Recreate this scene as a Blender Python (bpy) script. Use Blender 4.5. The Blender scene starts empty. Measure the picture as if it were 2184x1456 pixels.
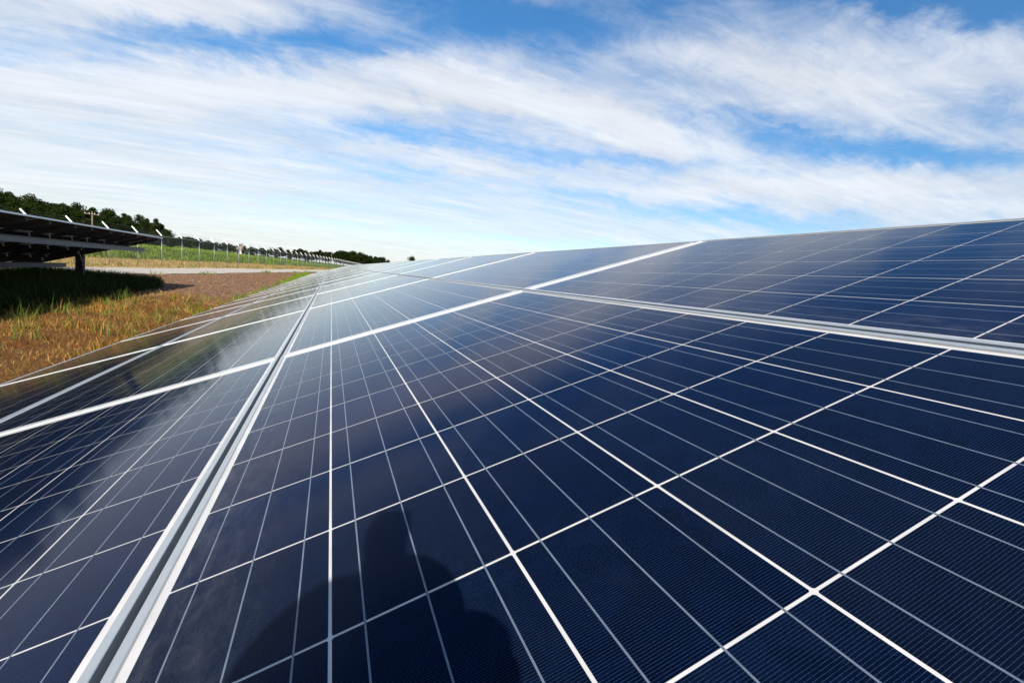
import bpy, bmesh, math, random
import numpy as np
from mathutils import Vector, Matrix, noise as mnoise

scene = bpy.context.scene
COL = scene.collection
rnd = random.Random(7)
R = math.radians

# ------------------------------------------------------------------ camera
TILT = R(19.6)
Z0 = 1.27                      # height of the panel plane's origin above the ground
CAM = Vector((0.15893, -1.88328, 0.34956 + Z0))
RIGHT = Vector((0.92769992, -0.35872918, 0.10337427))
DOWN = Vector((0.05248837, -0.14881863, -0.9874705))
FWD = Vector((0.36961849, 0.92150225, -0.11922992))
cd = bpy.data.cameras.new('camera')
cd.lens = 16.3; cd.sensor_width = 36.0; cd.sensor_fit = 'HORIZONTAL'
cd.clip_start = 0.02; cd.clip_end = 4000
cam = bpy.data.objects.new('camera', cd)
cam.matrix_world = Matrix(((RIGHT.x, -DOWN.x, -FWD.x, CAM.x), (RIGHT.y, -DOWN.y, -FWD.y, CAM.y),
                           (RIGHT.z, -DOWN.z, -FWD.z, CAM.z), (0, 0, 0, 1)))
COL.objects.link(cam); scene.camera = cam

# ------------------------------------------------------------------ light
SUN_TO = Vector((-0.60, -2.70, 1.95)).normalized()     # towards the sun
SUN_EL = math.asin(SUN_TO.z); SUN_AZ = math.atan2(SUN_TO.x, SUN_TO.y)
sl = bpy.data.lights.new('sun', 'SUN'); sl.energy = 5.0; sl.angle = R(0.53); sl.color = (1.0, 0.95, 0.87)
so = bpy.data.objects.new('sun', sl); so.rotation_euler = SUN_TO.to_track_quat('Z', 'Y').to_euler()
so.location = (0, -20, 30); COL.objects.link(so)

vs = scene.view_settings
vs.view_transform = 'Standard'; vs.look = 'None'; vs.gamma = 1.0; vs.use_curve_mapping = False
vs.exposure = 0.6

world = bpy.data.worlds.new('World'); scene.world = world; world.use_nodes = True
world.cycles.sampling_method = 'MANUAL'; world.cycles.sample_map_resolution = 512
SKY_STRENGTH = 0.085
CLOUD_COL = (6.5, 6.75, 7.15, 1)

def px_azel(x, y):
    d = RIGHT * ((x - 1092) / 988.92) + DOWN * ((y - 728) / 988.92) + FWD
    d.normalize()
    return math.atan2(d.x, d.y), math.asin(d.z)

def build_world():
    nt = world.node_tree; nt.nodes.clear(); N = nt.nodes; L = nt.links
    def nd(t, **k):
        n = N.new(t)
        for a, v in k.items(): setattr(n, a, v)
        return n
    def val(n, v, inp):
        if isinstance(v, (int, float)): n.inputs[inp].default_value = v
        else: L.new(v, n.inputs[inp])
    def m(op, a, b=0.0, c=0.0, clamp=False):
        n = nd('ShaderNodeMath', operation=op, use_clamp=clamp)
        val(n, a, 0); val(n, b, 1); val(n, c, 2)
        return n.outputs[0]
    out = nd('ShaderNodeOutputWorld'); bg = nd('ShaderNodeBackground'); bg.inputs[1].default_value = SKY_STRENGTH
    L.new(bg.outputs[0], out.inputs[0])
    sky = nd('ShaderNodeTexSky', sky_type='NISHITA', sun_disc=False)
    sky.sun_elevation = SUN_EL; sky.sun_rotation = SUN_AZ
    sky.air_density = 1.0; sky.dust_density = 0.9; sky.ozone_density = 1.6; sky.altitude = 200
    tc = nd('ShaderNodeTexCoord')
    nrm = nd('ShaderNodeVectorMath', operation='NORMALIZE'); L.new(tc.outputs['Generated'], nrm.inputs[0])
    sep = nd('ShaderNodeSeparateXYZ'); L.new(nrm.outputs[0], sep.inputs[0])
    dx, dy, dz = sep.outputs
    az = m('ARCTAN2', dx, dy); el = m('ARCSINE', dz)
    elp = m('MAXIMUM', el, 0.0)
    ae = nd('ShaderNodeCombineXYZ'); L.new(az, ae.inputs[0]); L.new(el, ae.inputs[1])
    # cloud sheet seen in perspective
    den = m('ADD', m('MAXIMUM', dz, 0.0), 0.10)
    px = m('DIVIDE', dx, den); py = m('DIVIDE', dy, den)
    cp = nd('ShaderNodeCombineXYZ'); L.new(px, cp.inputs[0]); L.new(py, cp.inputs[1])
    def noise(vec, scale, detail=6, rough=0.55, dist=0.0, sc=(1, 1, 1), rot=0.0, loc=(0, 0, 0)):
        mp = nd('ShaderNodeMapping'); mp.inputs['Scale'].default_value = sc
        mp.inputs['Rotation'].default_value = (0, 0, rot); mp.inputs['Location'].default_value = loc
        L.new(vec, mp.inputs[0])
        n = nd('ShaderNodeTexNoise'); n.inputs['Scale'].default_value = scale; n.inputs['Detail'].default_value = detail
        n.inputs['Roughness'].default_value = rough; n.inputs['Distortion'].default_value = dist
        L.new(mp.outputs[0], n.inputs['Vector'])
        return n.outputs['Fac']
    streak = noise(cp.outputs[0], 1.0, 6, 0.55, 0.35, (0.8, 2.2, 1), R(-10), (3.1, 1.7, 0))
    fibre = noise(cp.outputs[0], 3.2, 9, 0.70, 0.9, (0.9, 1.5, 1), R(16), (0.4, 5.2, 0))
    thin = m('MULTIPLY', m('MINIMUM', m('MAXIMUM', m("SUBTRACT", el, 0.37), 0.0), 0.45), -3.6)
    dens = m('ADD', m('MULTIPLY_ADD', m('SUBTRACT', streak, 0.5), 0.75, 0.62), thin)
    dens = m('MULTIPLY_ADD', m('SUBTRACT', fibre, 0.5), 1.3, dens)
    wisp = noise(cp.outputs[0], 2.6, 8, 0.66, 0.25, (0.45, 3.0, 1), R(-7), (1.4, 8.1, 0))
    dens = m('MULTIPLY_ADD', m('SUBTRACT', wisp, 0.5), 0.42, dens)
    # where banks of cirrus and open lanes lie across this part of the sky
    wob = noise(ae.outputs[0], 7.0, 5, 0.65, 0.0, (1, 1.6, 1))
    wob2 = noise(ae.outputs[0], 7.0, 5, 0.65, 0.0, (1, 1.6, 1), 0, (11, 4, 0))
    wv = nd('ShaderNodeCombineXYZ')
    L.new(m('MULTIPLY_ADD', wob, 0.20, -0.10), wv.inputs[0]); L.new(m('MULTIPLY_ADD', wob2, 0.10, -0.05), wv.inputs[1]); wv.inputs[2].default_value = 1.0
    aw = nd('ShaderNodeVectorMath', operation='ADD'); L.new(ae.outputs[0], aw.inputs[0]); L.new(wv.outputs[0], aw.inputs[1])
    banks = [  # centre, half width end point, half height (photo px) , weight
        ((620, 95), (1010, 65), 42, -0.75), ((1120, 45), (1420, 60), 52, -0.60), ((1300, 75), (1440, 50), 35, -0.25),
        ((2000, 0), (2400, 60), 50, -0.95), ((40, 112), (160, 120), 28, -0.30), ((1700, -90), (2300, -60), 70, -0.8),
        ((800, 282), (960, 300), 26, -0.60), ((1010, 300), (1130, 330), 20, -0.25),
        ((1860, 320), (2250, 345), 30, -0.85), ((1560, 255), (1760, 285), 24, -0.50), ((2090, 225), (2330, 250), 38, -0.60),
        ((1300, 340), (1600, 350), 20, -0.45), ((780, 360), (1200, 385), 14, -0.28), ((1560, 465), (1900, 485), 22, -0.60),
        ((1120, 520), (1600, 545), 16, -0.45), ((1300, 425), (1500, 430), 13, -0.25), ((560, 420), (900, 440), 13, -0.2),
        ((240, 25), (620, -10), 40, 0.45), ((360, 200), (900, 190), 60, 0.40), ((1500, 110), (1800, 150), 55, 0.42),
        ((1900, 200), (2250, 250), 45, 0.35), ((1150, 215), (1480, 260), 40, 0.55), ((900, 215), (1250, 225), 16, 0.30),
        ((1700, 410), (2250, 400), 35, 0.35), ((200, 350), (700, 350), 90, 0.25), ((1000, 350), (1200, 385), 16, 0.30),
        ((1350, 290), (1500, 330), 26, 0.35), ((1700, 280), (1800, 300), 12, 0.30)]
    for (c, e, hh, w) in banks:
        a0, e0 = px_azel(*c); a1, e1 = px_azel(*e)
        ln = math.hypot(e[0] - c[0], e[1] - c[1])
        nx, ny = -(e[1] - c[1]) / ln * hh, (e[0] - c[0]) / ln * hh
        a2, e2 = px_azel(c[0] - nx, c[1] - ny)
        th = math.atan2(e1 - e0, a1 - a0); s1 = math.hypot(a1 - a0, e1 - e0); s2 = math.hypot(a2 - a0, e2 - e0)
        q = []
        for kx, ky in ((math.cos(th) / s1, math.sin(th) / s1), (-math.sin(th) / s2, math.cos(th) / s2)):
            dt = nd('ShaderNodeVectorMath', operation='DOT_PRODUCT'); L.new(aw.outputs[0], dt.inputs[0])
            dt.inputs[1].default_value = (kx, ky, -(a0 * kx + e0 * ky)); q.append(dt.outputs['Value'])
        r2 = m('MULTIPLY_ADD', q[0], q[0], m('MULTIPLY', q[1], q[1]))
        dens = m('MULTIPLY_ADD', m('POWER', 0.3679, r2), w * 1.05, dens)
    # thin veil thickening to the horizon
    veil = m('MULTIPLY', m('POWER', 2.71828, m('MULTIPLY', elp, -9.0)), 0.30)
    dens = m('ADD', dens, veil)
    mr = nd('ShaderNodeMapRange', interpolation_type='SMOOTHSTEP')
    L.new(dens, mr.inputs[0]); mr.inputs[1].default_value = -0.40; mr.inputs[2].default_value = 1.22
    mr.inputs[3].default_value = 0.04; mr.inputs[4].default_value = 0.93
    mix = nd('ShaderNodeMix', data_type='RGBA')
    hs = nd('ShaderNodeHueSaturation'); hs.inputs['Saturation'].default_value = 1.42; hs.inputs['Value'].default_value = 1.3; L.new(sky.outputs[0], hs.inputs['Color'])
    L.new(mr.outputs[0], mix.inputs[0]); L.new(hs.outputs[0], mix.inputs[6]); cc = nd('ShaderNodeVectorMath', operation='SCALE'); cc.inputs[0].default_value = CLOUD_COL[:3]
    L.new(m('MULTIPLY_ADD', m('ADD', streak, wisp), 0.42, 0.58), cc.inputs['Scale']); L.new(cc.outputs[0], mix.inputs[7])
    L.new(mix.outputs[2], bg.inputs[0])
build_world()

# ------------------------------------------------------------------ helpers
def tag(o, label=None, cat=None, group=None, kind=None):
    if label: o['label'] = label
    if cat: o['category'] = cat
    if group: o['group'] = group
    if kind: o['kind'] = kind
    return o

def link(name, mesh, parent=None, mats=()):
    o = bpy.data.objects.new(name, mesh)
    COL.objects.link(o)
    for mt in mats:
        if mt.name not in [x.name for x in mesh.materials if x]: mesh.materials.append(mt)
    if parent: o.parent = parent
    return o

def empty(name, loc=(0, 0, 0), rot=(0, 0, 0)):
    o = bpy.data.objects.new(name, None); o.empty_display_size = 0.2
    o.location = loc; o.rotation_euler = rot; COL.objects.link(o)
    return o

class MB:
    """collects simple solids into one mesh"""
    def __init__(s): s.v = []; s.f = []; s.m = []
    def add(s, vs, fs, mi=0):
        b = len(s.v); s.v += [tuple(v) for v in vs]; s.f += [tuple(i + b for i in f) for f in fs]; s.m += [mi] * len(fs); return s
    def box(s, c, d, mi=0, rot=None):
        x, y, z = (a / 2 for a in d)
        vs = [Vector((i * x, j * y, k * z)) for i in (-1, 1) for j in (-1, 1) for k in (-1, 1)]
        if rot: vs = [rot @ v for v in vs]
        vs = [v + Vector(c) for v in vs]
        return s.add(vs, [(0, 1, 3, 2), (4, 6, 7, 5), (0, 4, 5, 1), (2, 3, 7, 6), (0, 2, 6, 4), (1, 5, 7, 3)], mi)
    def tube(s, a, b, r0, r1=None, n=8, mi=0, caps=True):
        a = Vector(a); b = Vector(b); r1 = r0 if r1 is None else r1
        d = (b - a).normalized(); p = d.orthogonal().normalized(); q = d.cross(p)
        vs = []
        for c, r in ((a, r0), (b, r1)):
            for i in range(n):
                t = 2 * math.pi * i / n; vs.append(c + p * math.cos(t) * r + q * math.sin(t) * r)
        fs = [(i, (i + 1) % n, n + (i + 1) % n, n + i) for i in range(n)]
        if caps: fs += [tuple(range(n - 1, -1, -1)), tuple(range(n, 2 * n))]
        return s.add(vs, fs, mi)
    def bar(s, a, b, w, h, up=(0, 0, 1), mi=0):
        a = Vector(a); b = Vector(b); d = (b - a).normalized(); x = d.cross(Vector(up)).normalized(); z = x.cross(d)
        vs = [c + x * i * w / 2 + z * k * h / 2 for c in (a, b) for i, k in ((-1, -1), (1, -1), (1, 1), (-1, 1))]
        return s.add(vs, [(3, 2, 1, 0), (4, 5, 6, 7)] + [(i, (i + 1) % 4, 4 + (i + 1) % 4, 4 + i) for i in range(4)], mi)
    def mesh(s, name, mats=(), smooth=False):
        me = bpy.data.meshes.new(name); me.from_pydata(s.v, [], s.f)
        for mt in mats: me.materials.append(mt)
        if len(mats) > 1: me.polygons.foreach_set('material_index', s.m)
        if smooth: me.polygons.foreach_set('use_smooth', [True] * len(s.f))
        me.update(); return me
    def build(s, name, mats, parent=None, smooth=False):
        if not isinstance(mats, (list, tuple)): mats = [mats]
        return link(name, s.mesh(name, mats, smooth), parent)

# ------------------------------------------------------------------ materials
class NT:
    def __init__(s, name):
        s.mat = bpy.data.materials.new(name); s.mat.use_nodes = True
        s.nt = s.mat.node_tree; s.N = s.nt.nodes; s.L = s.nt.links
        s.b = s.N['Principled BSDF']
    def nd(s, t, **k):
        n = s.N.new(t)
        for a, v in k.items(): setattr(n, a, v)
        return n
    def lk(s, a, b): s.L.new(a, b)
    def m(s, op, a, b=0.0, c=0.0, clamp=False):
        n = s.nd('ShaderNodeMath', operation=op, use_clamp=clamp)
        for i, v in enumerate((a, b, c)):
            if isinstance(v, (int, float)): n.inputs[i].default_value = v
            else: s.lk(v, n.inputs[i])
        return n.outputs[0]
    def noise(s, vec, scale, detail=4, rough=0.55, sc=(1, 1, 1), out='Fac'):
        mp = s.nd('ShaderNodeMapping'); mp.inputs['Scale'].default_value = sc; s.lk(vec, mp.inputs[0])
        n = s.nd('ShaderNodeTexNoise'); n.inputs['Scale'].default_value = scale; n.inputs['Detail'].default_value = detail
        n.inputs['Roughness'].default_value = rough; s.lk(mp.outputs[0], n.inputs['Vector']); return n.outputs[out]
    def ramp(s, f, pts):
        r = s.nd('ShaderNodeValToRGB'); e = r.color_ramp.elements
        while len(e) < len(pts): e.new(0.5)
        for i, (p, c) in enumerate(pts): e[i].position = p; e[i].color = (*c, 1)
        s.lk(f, r.inputs[0]); return r.outputs[0]
    def mix(s, f, a, b, bt='MIX'):
        n = s.nd('ShaderNodeMix', data_type='RGBA', blend_type=bt)
        for i, v in ((0, f), (6, a), (7, b)):
            if isinstance(v, (int, float)): n.inputs[i].default_value = v
            elif isinstance(v, tuple): n.inputs[i].default_value = (*v, 1) if len(v) == 3 else v
            else: s.lk(v, n.inputs[i])
        return n.outputs[2]
    def bump(s, h, dist, strength=1.0):
        n = s.nd('ShaderNodeBump'); n.inputs['Strength'].default_value = strength; n.inputs['Distance'].default_value = dist
        s.lk(h, n.inputs['Height']); return n.outputs[0]
    def set(s, **k):
        for a, v in k.items():
            i = s.b.inputs[a.replace('_', ' ')]
            if isinstance(v, (int, float)): i.default_value = v
            elif isinstance(v, tuple): i.default_value = (*v, 1) if len(v) == 3 else v
            else: s.lk(v, i)
        return s.mat

def glass_coat(t, obj):
    """the prismatic solar glass over everything in the laminate"""
    n1 = t.noise(obj, 1.6, 2, 0.5)
    n2 = t.noise(obj, 420, 1, 0.5)
    h = t.m('ADD', t.m('MULTIPLY', n1, 0.0016), t.m('MULTIPLY', n2, 0.000010))
    nb = t.bump(h, 1.0, 1.0)
    dust = t.noise(obj, 3.0, 5, 0.6)
    t.set(Coat_Weight=1.0, Coat_IOR=1.15, Coat_Roughness=t.m("MULTIPLY_ADD", dust, 0.09, 0.045), Coat_Normal=nb)

BV_ = 6 * 0.159 + 2 * 0.0243
def mat_cell():
    t = NT('silicon_cell')
    tc = t.nd('ShaderNodeTexCoord'); ob = tc.outputs['Object']
    oi = t.nd('ShaderNodeObjectInfo')
    geo = t.nd('ShaderNodeNewGeometry'); pos = geo.outputs['Position']
    v = t.nd('ShaderNodeTexVoronoi'); v.inputs['Scale'].default_value = 55
    off = t.nd('ShaderNodeVectorMath', operation='ADD'); t.lk(ob, off.inputs[0])
    cx = t.nd('ShaderNodeCombineXYZ'); t.lk(t.m('MULTIPLY', oi.outputs['Random'], 37.0), cx.inputs[0]); t.lk(cx.outputs[0], off.inputs[1])
    t.lk(off.outputs[0], v.inputs['Vector'])
    sepc = t.nd('ShaderNodeSeparateColor'); t.lk(v.outputs['Color'], sepc.inputs[0])
    grain = t.mix(sepc.outputs[0], (0.0009, 0.0042, 0.016), (0.0018, 0.0072, 0.027))
    tint = t.mix(oi.outputs['Random'], (0.55, 0.62, 0.70), (1.25, 1.15, 1.1))
    base = t.mix(1.0, grain, tint, 'MULTIPLY')
    # dull greyish cells beside bluer ones
    base = t.mix(t.m('MULTIPLY', t.m('FRACT', t.m('MULTIPLY', oi.outputs['Random'], 7.3)), 0.75), base, (0.0036, 0.0058, 0.0125))
    # screen-printed fingers across the cell, 2 mm apart
    sp = t.nd('ShaderNodeSeparateXYZ'); t.lk(ob, sp.inputs[0])
    ph = t.m('FRACT', t.m('MULTIPLY', sp.outputs[1], 1 / 0.0023))
    fin = t.m('LESS_THAN', ph, 0.16)
    base = t.mix(t.m('MULTIPLY', fin, 0.17), base, (0.10, 0.18, 0.36))
    dustn = t.noise(pos, 22, 6, 0.7)
    dust = t.m('MULTIPLY', t.m('POWER', dustn, 6.0), 0.05)
    # dried grime gathered above the lower edge of every module, and fine speckle
    wp = t.nd('ShaderNodeSeparateXYZ'); t.lk(pos, wp.inputs[0])
    vv = t.m('ADD', t.m('MULTIPLY', wp.outputs[0], math.cos(TILT)), t.m('MULTIPLY', t.m('SUBTRACT', wp.outputs[2], Z0), math.sin(TILT)))
    fr = t.m('FRACT', t.m('MULTIPLY', vv, 1 / BV_))
    edge = t.nd('ShaderNodeMapRange', interpolation_type='SMOOTHSTEP'); t.lk(fr, edge.inputs[0])
    edge.inputs[1].default_value = 0.17; edge.inputs[2].default_value = 0.02
    gn = t.noise(pos, 55, 8, 0.8, (1.0, 0.35, 1.0)); gr = t.m('POWER', t.m('MAXIMUM', t.m('SUBTRACT', gn, 0.30), 0.0), 2.0)
    dust = t.m('ADD', dust, t.m('MULTIPLY', t.m('MULTIPLY', gr, edge.outputs[0]), 1.1))
    base = t.mix(1.0, base, t.ramp(t.noise(ob, 700, 1, 0.5), [(0.3, (0.55, 0.6, 0.65)), (0.7, (1.4, 1.4, 1.4))]), 'MULTIPLY')
    base = t.mix(dust, base, (0.32, 0.30, 0.27))
    t.set(Base_Color=base, Roughness=0.17, Metallic=0.22, Specular_IOR_Level=0.0, Specular_Tint=(0.10, 0.42, 0.90))
    glass_coat(t, pos)
    return t.mat

def mat_plain(name, col, rough=0.5, metal=0.0, var=0.0, scale=8.0, spec=0.5, coat=False, obj=True):
    t = NT(name); tc = t.nd('ShaderNodeTexCoord'); geo = t.nd('ShaderNodeNewGeometry')
    vec = tc.outputs['Object'] if obj else geo.outputs['Position']
    c = col
    if var:
        n = t.noise(vec, scale, 6, 0.6)
        c = t.ramp(n, [(0.3, tuple(max(0, x * (1 - var)) for x in col)), (0.7, tuple(min(1, x * (1 + var)) for x in col))])
        t.set(Roughness=t.m('MULTIPLY_ADD', n, 0.2, rough - 0.1))
    else: t.set(Roughness=rough)
    t.set(Base_Color=c, Metallic=metal, Specular_IOR_Level=spec)
    if coat: glass_coat(t, geo.outputs['Position'])
    return t.mat

M_CELL = mat_cell()
M_BUS = mat_plain('tinned_ribbon', (0.12, 0.145, 0.185), 0.4, 0.0, 0.2, 60, coat=True, obj=False)
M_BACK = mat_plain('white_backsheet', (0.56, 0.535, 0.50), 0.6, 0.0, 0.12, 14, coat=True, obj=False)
M_UNDER = mat_plain('backsheet_rear', (0.05, 0.052, 0.056), 0.6, 0.0, 0.05, 5)  # white rear face darkened in colour to stand for the underside's shade

def mat_alu():
    t = NT('anodised_frame'); tc = t.nd('ShaderNodeTexCoord'); geo = t.nd('ShaderNodeNewGeometry')
    n = t.noise(geo.outputs['Position'], 30, 6, 0.65); n2 = t.noise(geo.outputs['Position'], 4, 4, 0.6)
    c = t.ramp(n, [(0.3, (0.50, 0.53, 0.52)), (0.7, (0.62, 0.64, 0.63))])
    dirt = t.m('MULTIPLY', t.m('POWER', t.m('MULTIPLY', n, n2), 2.0), 1.6, clamp=True)
    c = t.mix(dirt, c, (0.30, 0.25, 0.19))
    t.set(Base_Color=c, Metallic=0.55, Roughness=t.m('MULTIPLY_ADD', n, 0.18, 0.36))
    return t.mat
M_ALU = mat_alu()
M_GALV = mat_plain('galvanised_steel', (0.12, 0.135, 0.155), 0.5, 0.6, 0.22, 9)
M_POSTGREEN = mat_plain('fence_steel', (0.25, 0.28, 0.27), 0.5, 0.4, 0.15, 6)
M_ARM = mat_plain('fence_arm', (0.84, 0.83, 0.81), 0.45, 0.0, 0.05, 12)
M_SHADESTEEL = mat_plain('shade_toned_steel', (0.05, 0.052, 0.055), 0.6, 0.3, 0.2, 9)  # rack steel with the shade under the arrays put into its colour
M_BLACK = mat_plain('black_plastic', (0.02, 0.02, 0.022), 0.45, 0.0, 0.2, 30)
M_WOOD = mat_plain('weathered_pole', (0.16, 0.115, 0.08), 0.85, 0.0, 0.3, 6)
M_BARK = mat_plain('bark', (0.07, 0.055, 0.042), 0.9, 0.0, 0.3, 4)

# ------------------------------------------------------------------ terrain
F0 = Vector((-11.8, 40.9)); FD = Vector((0.174, 0.985)).normalized(); FN = Vector((-FD.y, FD.x))
def sstep(a, b, x):
    t = np.clip((x - a) / (b - a), 0, 1); return t * t * (3 - 2 * t)
def ground_np(x, y):
    x = np.asarray(x, float); y = np.asarray(y, float)
    L = (x - F0.x) * FN.x + (y - F0.y) * FN.y
    A = (x - F0.x) * FD.x + (y - F0.y) * FD.y
    near = 0.0105 * np.maximum(0, y - 10) * (1 - 0.6 * sstep(60, 220, y))
    rise = 0.026 * np.maximum(0, L - 3) * sstep(3, 20, L) * (1 - 0.5 * sstep(60, 160, L))
    right = -0.02 * np.maximum(0, x - 8)
    return near + rise + np.clip(right, -6, 0) + 0.03 * np.sin(x * 0.31 + 1.3) * np.sin(y * 0.23)
def ground(x, y): return float(ground_np(x, y))

def mat_ground():
    t = NT('field_ground'); geo = t.nd('ShaderNodeNewGeometry'); P = geo.outputs['Position']
    sp = t.nd('ShaderNodeSeparateXYZ'); t.lk(P, sp.inputs[0])
    n1 = t.noise(P, 0.35, 5, 0.6); n2 = t.noise(P, 5.0, 8, 0.7); n3 = t.noise(P, 28, 5, 0.7)
    soil = t.ramp(n2, [(0.34, (0.065, 0.033, 0.018)), (0.52, (0.19, 0.105, 0.060)), (0.68, (0.33, 0.21, 0.125))])
    straw = t.ramp(n3, [(0.30, (0.045, 0.020, 0.007)), (0.52, (0.14, 0.065, 0.02)), (0.72, (0.28, 0.16, 0.055))])
    grass = t.ramp(n2, [(0.3, (0.040, 0.070, 0.012)), (0.6, (0.085, 0.130, 0.020)), (0.8, (0.16, 0.17, 0.04))])
    # distance beyond the fence line
    Ld = t.m('ADD', t.m('MULTIPLY', t.m('SUBTRACT', sp.outputs[0], F0.x), FN.x), t.m('MULTIPLY', t.m('SUBTRACT', sp.outputs[1], F0.y), FN.y))
    def mr(v, a, b):
        n = t.nd('ShaderNodeMapRange', interpolation_type='SMOOTHSTEP'); t.lk(v, n.inputs[0])
        n.inputs[1].default_value = a; n.inputs[2].default_value = b; return n.outputs[0]
    yy = t.m('ADD', sp.outputs[1], t.m('MULTIPLY_ADD', n1, 9.0, -4.5))
    dirt = mr(yy, 14.5, 18.5)
    c = t.mix(dirt, straw, soil)
    nearf = mr(t.m('ADD', Ld, t.m('MULTIPLY_ADD', n2, 1.2, -0.6)), -2.2, -1.2)
    c = t.mix(nearf, c, t.ramp(n2, [(0.3, (0.22, 0.135, 0.05)), (0.7, (0.44, 0.31, 0.13))]))
    far = mr(t.m('ADD', Ld, t.m('MULTIPLY_ADD', n1, 4.0, -2.0)), 5.0, 8.0)
    c = t.mix(far, c, grass)
    h = t.m('ADD', t.m('MULTIPLY', n2, 0.6), t.m('MULTIPLY', n3, 0.4))
    t.set(Base_Color=c, Roughness=0.95, Specular_IOR_Level=0.1, Normal=t.bump(h, 0.06, 0.8))
    return t.mat
M_GROUND = mat_ground()

def build_ground():
    xs = np.concatenate([-np.geomspace(1500, 31, 26), np.arange(-30, 20.1, 1.0), np.geomspace(22, 1500, 22)])
    ys = np.concatenate([-np.geomspace(900, 13, 16), np.arange(-12, 80.1, 1.0), np.geomspace(82, 3000, 40)])
    X, Y = np.meshgrid(xs, ys); Zg = ground_np(X, Y)
    rg = np.random.default_rng(3)
    near = (np.abs(X) < 31) & (Y < 80) & (Y > -12)
    Zg = Zg + near * rg.normal(0, 0.012, Zg.shape)
    v = np.stack([X.ravel(), Y.ravel(), Zg.ravel()], 1)
    nx = len(xs); fs = []
    for j in range(len(ys) - 1):
        for i in range(nx - 1):
            a = j * nx + i; fs.append((a, a + 1, a + nx + 1, a + nx))
    me = bpy.data.meshes.new('ground'); me.from_pydata(v.tolist(), [], fs)
    me.polygons.foreach_set('use_smooth', [True] * len(fs)); me.materials.append(M_GROUND)
    tag(link('ground', me), kind='structure')
build_ground()

def build_road():
    t = NT('gravel'); geo = t.nd('ShaderNodeNewGeometry'); P = geo.outputs['Position']
    n1 = t.noise(P, 14, 6, 0.75); n2 = t.noise(P, 0.8, 4, 0.6)
    c = t.mix(n2, t.ramp(n1, [(0.3, (0.22, 0.19, 0.155)), (0.7, (0.52, 0.47, 0.40))]), (0.46, 0.41, 0.35))
    t.set(Base_Color=c, Roughness=0.95, Specular_IOR_Level=0.1, Normal=t.bump(n1, 0.04, 0.8))
    rg = np.random.default_rng(5); vs = []; fs = []
    k = 9
    offs = np.linspace(-4.8, -1.6, k)
    As = np.arange(-60, 190, 1.2)
    for i, a in enumerate(As):
        w0 = rg.normal(0, 0.12); w1 = rg.normal(0, 0.10)
        for j, o in enumerate(offs):
            oo = o + (w0 if j == 0 else w1 if j == k - 1 else 0)
            p = F0 + FD * a + FN * oo
            e = 0.0 if j in (0, k - 1) else 0.05
            vs.append((p.x, p.y, ground(p.x, p.y) + 0.012 + e + rg.normal(0, 0.006)))
    for i in range(len(As) - 1):
        for j in range(k - 1):
            a = i * k + j; fs.append((a + 1, a, a + k, a + k + 1))
    me = bpy.data.meshes.new('gravel_road'); me.from_pydata(vs, [], fs); me.materials.append(t.mat)
    me.polygons.foreach_set('use_smooth', [True] * len(fs))
    tag(link('gravel_road', me), kind='structure')
build_road()

# ------------------------------------------------------------------ solar modules
PU, PV, MARU, MARV = 0.1635, 0.159, 0.058, 0.0243
MU = 12 * PU + 2 * MARU; BV = 6 * PV + 2 * MARV
GAPU, GAPV = 0.0018, 0.0105
LEN = MU - GAPU; WID = BV - GAPV; LIP = 0.0105; DEP = 0.040
RZ = -TILT   # rotation about Y that lifts +x

def frame_mesh():
    # extruded aluminium ring: lip over the glass, outer wall, bottom flange; joints mitred
    prof = [(0, 0.0015), (0, -DEP), (0.028, -DEP), (0.028, -DEP + 0.002), (0.002, -DEP + 0.002), (0.002, -0.006), (LIP, -0.006), (LIP, 0.0009), (LIP - 0.0006, 0.0015)]
    prof = [(0.0007, 0.0015), (0, 0.0008)] + prof[1:]
    hx, hy = WID / 2, LEN / 2
    vs = []; fs = []; n = len(prof)
    for (sx, sy) in ((-1, -1), (1, -1), (1, 1), (-1, 1)):
        for (d, z) in prof: vs.append((sx * (hx - d), sy * (hy - d), z))
    for c in range(4):
        for i in range(n):
            a = c * n + i; b = c * n + (i + 1) % n; c2 = ((c + 1) % 4) * n
            fs.append((a, b, c2 + (i + 1) % n, c2 + i))
    me = bpy.data.meshes.new('frame'); me.from_pydata(vs, [], [f[::-1] for f in fs]); me.materials.append(M_ALU); return me

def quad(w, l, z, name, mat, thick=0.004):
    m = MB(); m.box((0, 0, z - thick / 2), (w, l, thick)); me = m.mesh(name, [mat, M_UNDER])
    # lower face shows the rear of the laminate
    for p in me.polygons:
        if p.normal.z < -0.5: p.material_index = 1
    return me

CW, CL = PV - 0.0030, PU - 0.0026
def cell_geo(m, ox=0.0, oy=0.0, z=0.0):
    a, b, ch = CW / 2, CL / 2, 0.0013
    pts = [(-a + ch, -b), (a - ch, -b), (a, -b + ch), (a, b - ch), (a - ch, b), (-a + ch, b), (-a, b - ch), (-a, -b + ch)]
    m.add([(x + ox, y + oy, z) for x, y in pts], [tuple(range(8))], 0)
    for k in (-1, 0, 1):
        x0 = k * CW / 3; w = 0.0008; yy = b + 0.0014
        m.add([(ox + x0 - w, oy - yy, z + 0.00012), (ox + x0 + w, oy - yy, z + 0.00012), (ox + x0 + w, oy + yy, z + 0.00012), (ox + x0 - w, oy + yy, z + 0.00012)], [(0, 1, 2, 3)], 1)
_m = MB(); cell_geo(_m); ME_CELL = _m.mesh('cell', [M_CELL, M_BUS])
ME_FRAME = frame_mesh()
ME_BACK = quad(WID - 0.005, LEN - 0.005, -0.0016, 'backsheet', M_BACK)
CELL_POS = [((j - 2.5) * PV, (i - 5.5) * PU) for i in range(12) for j in range(6)]
_m = MB()
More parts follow.
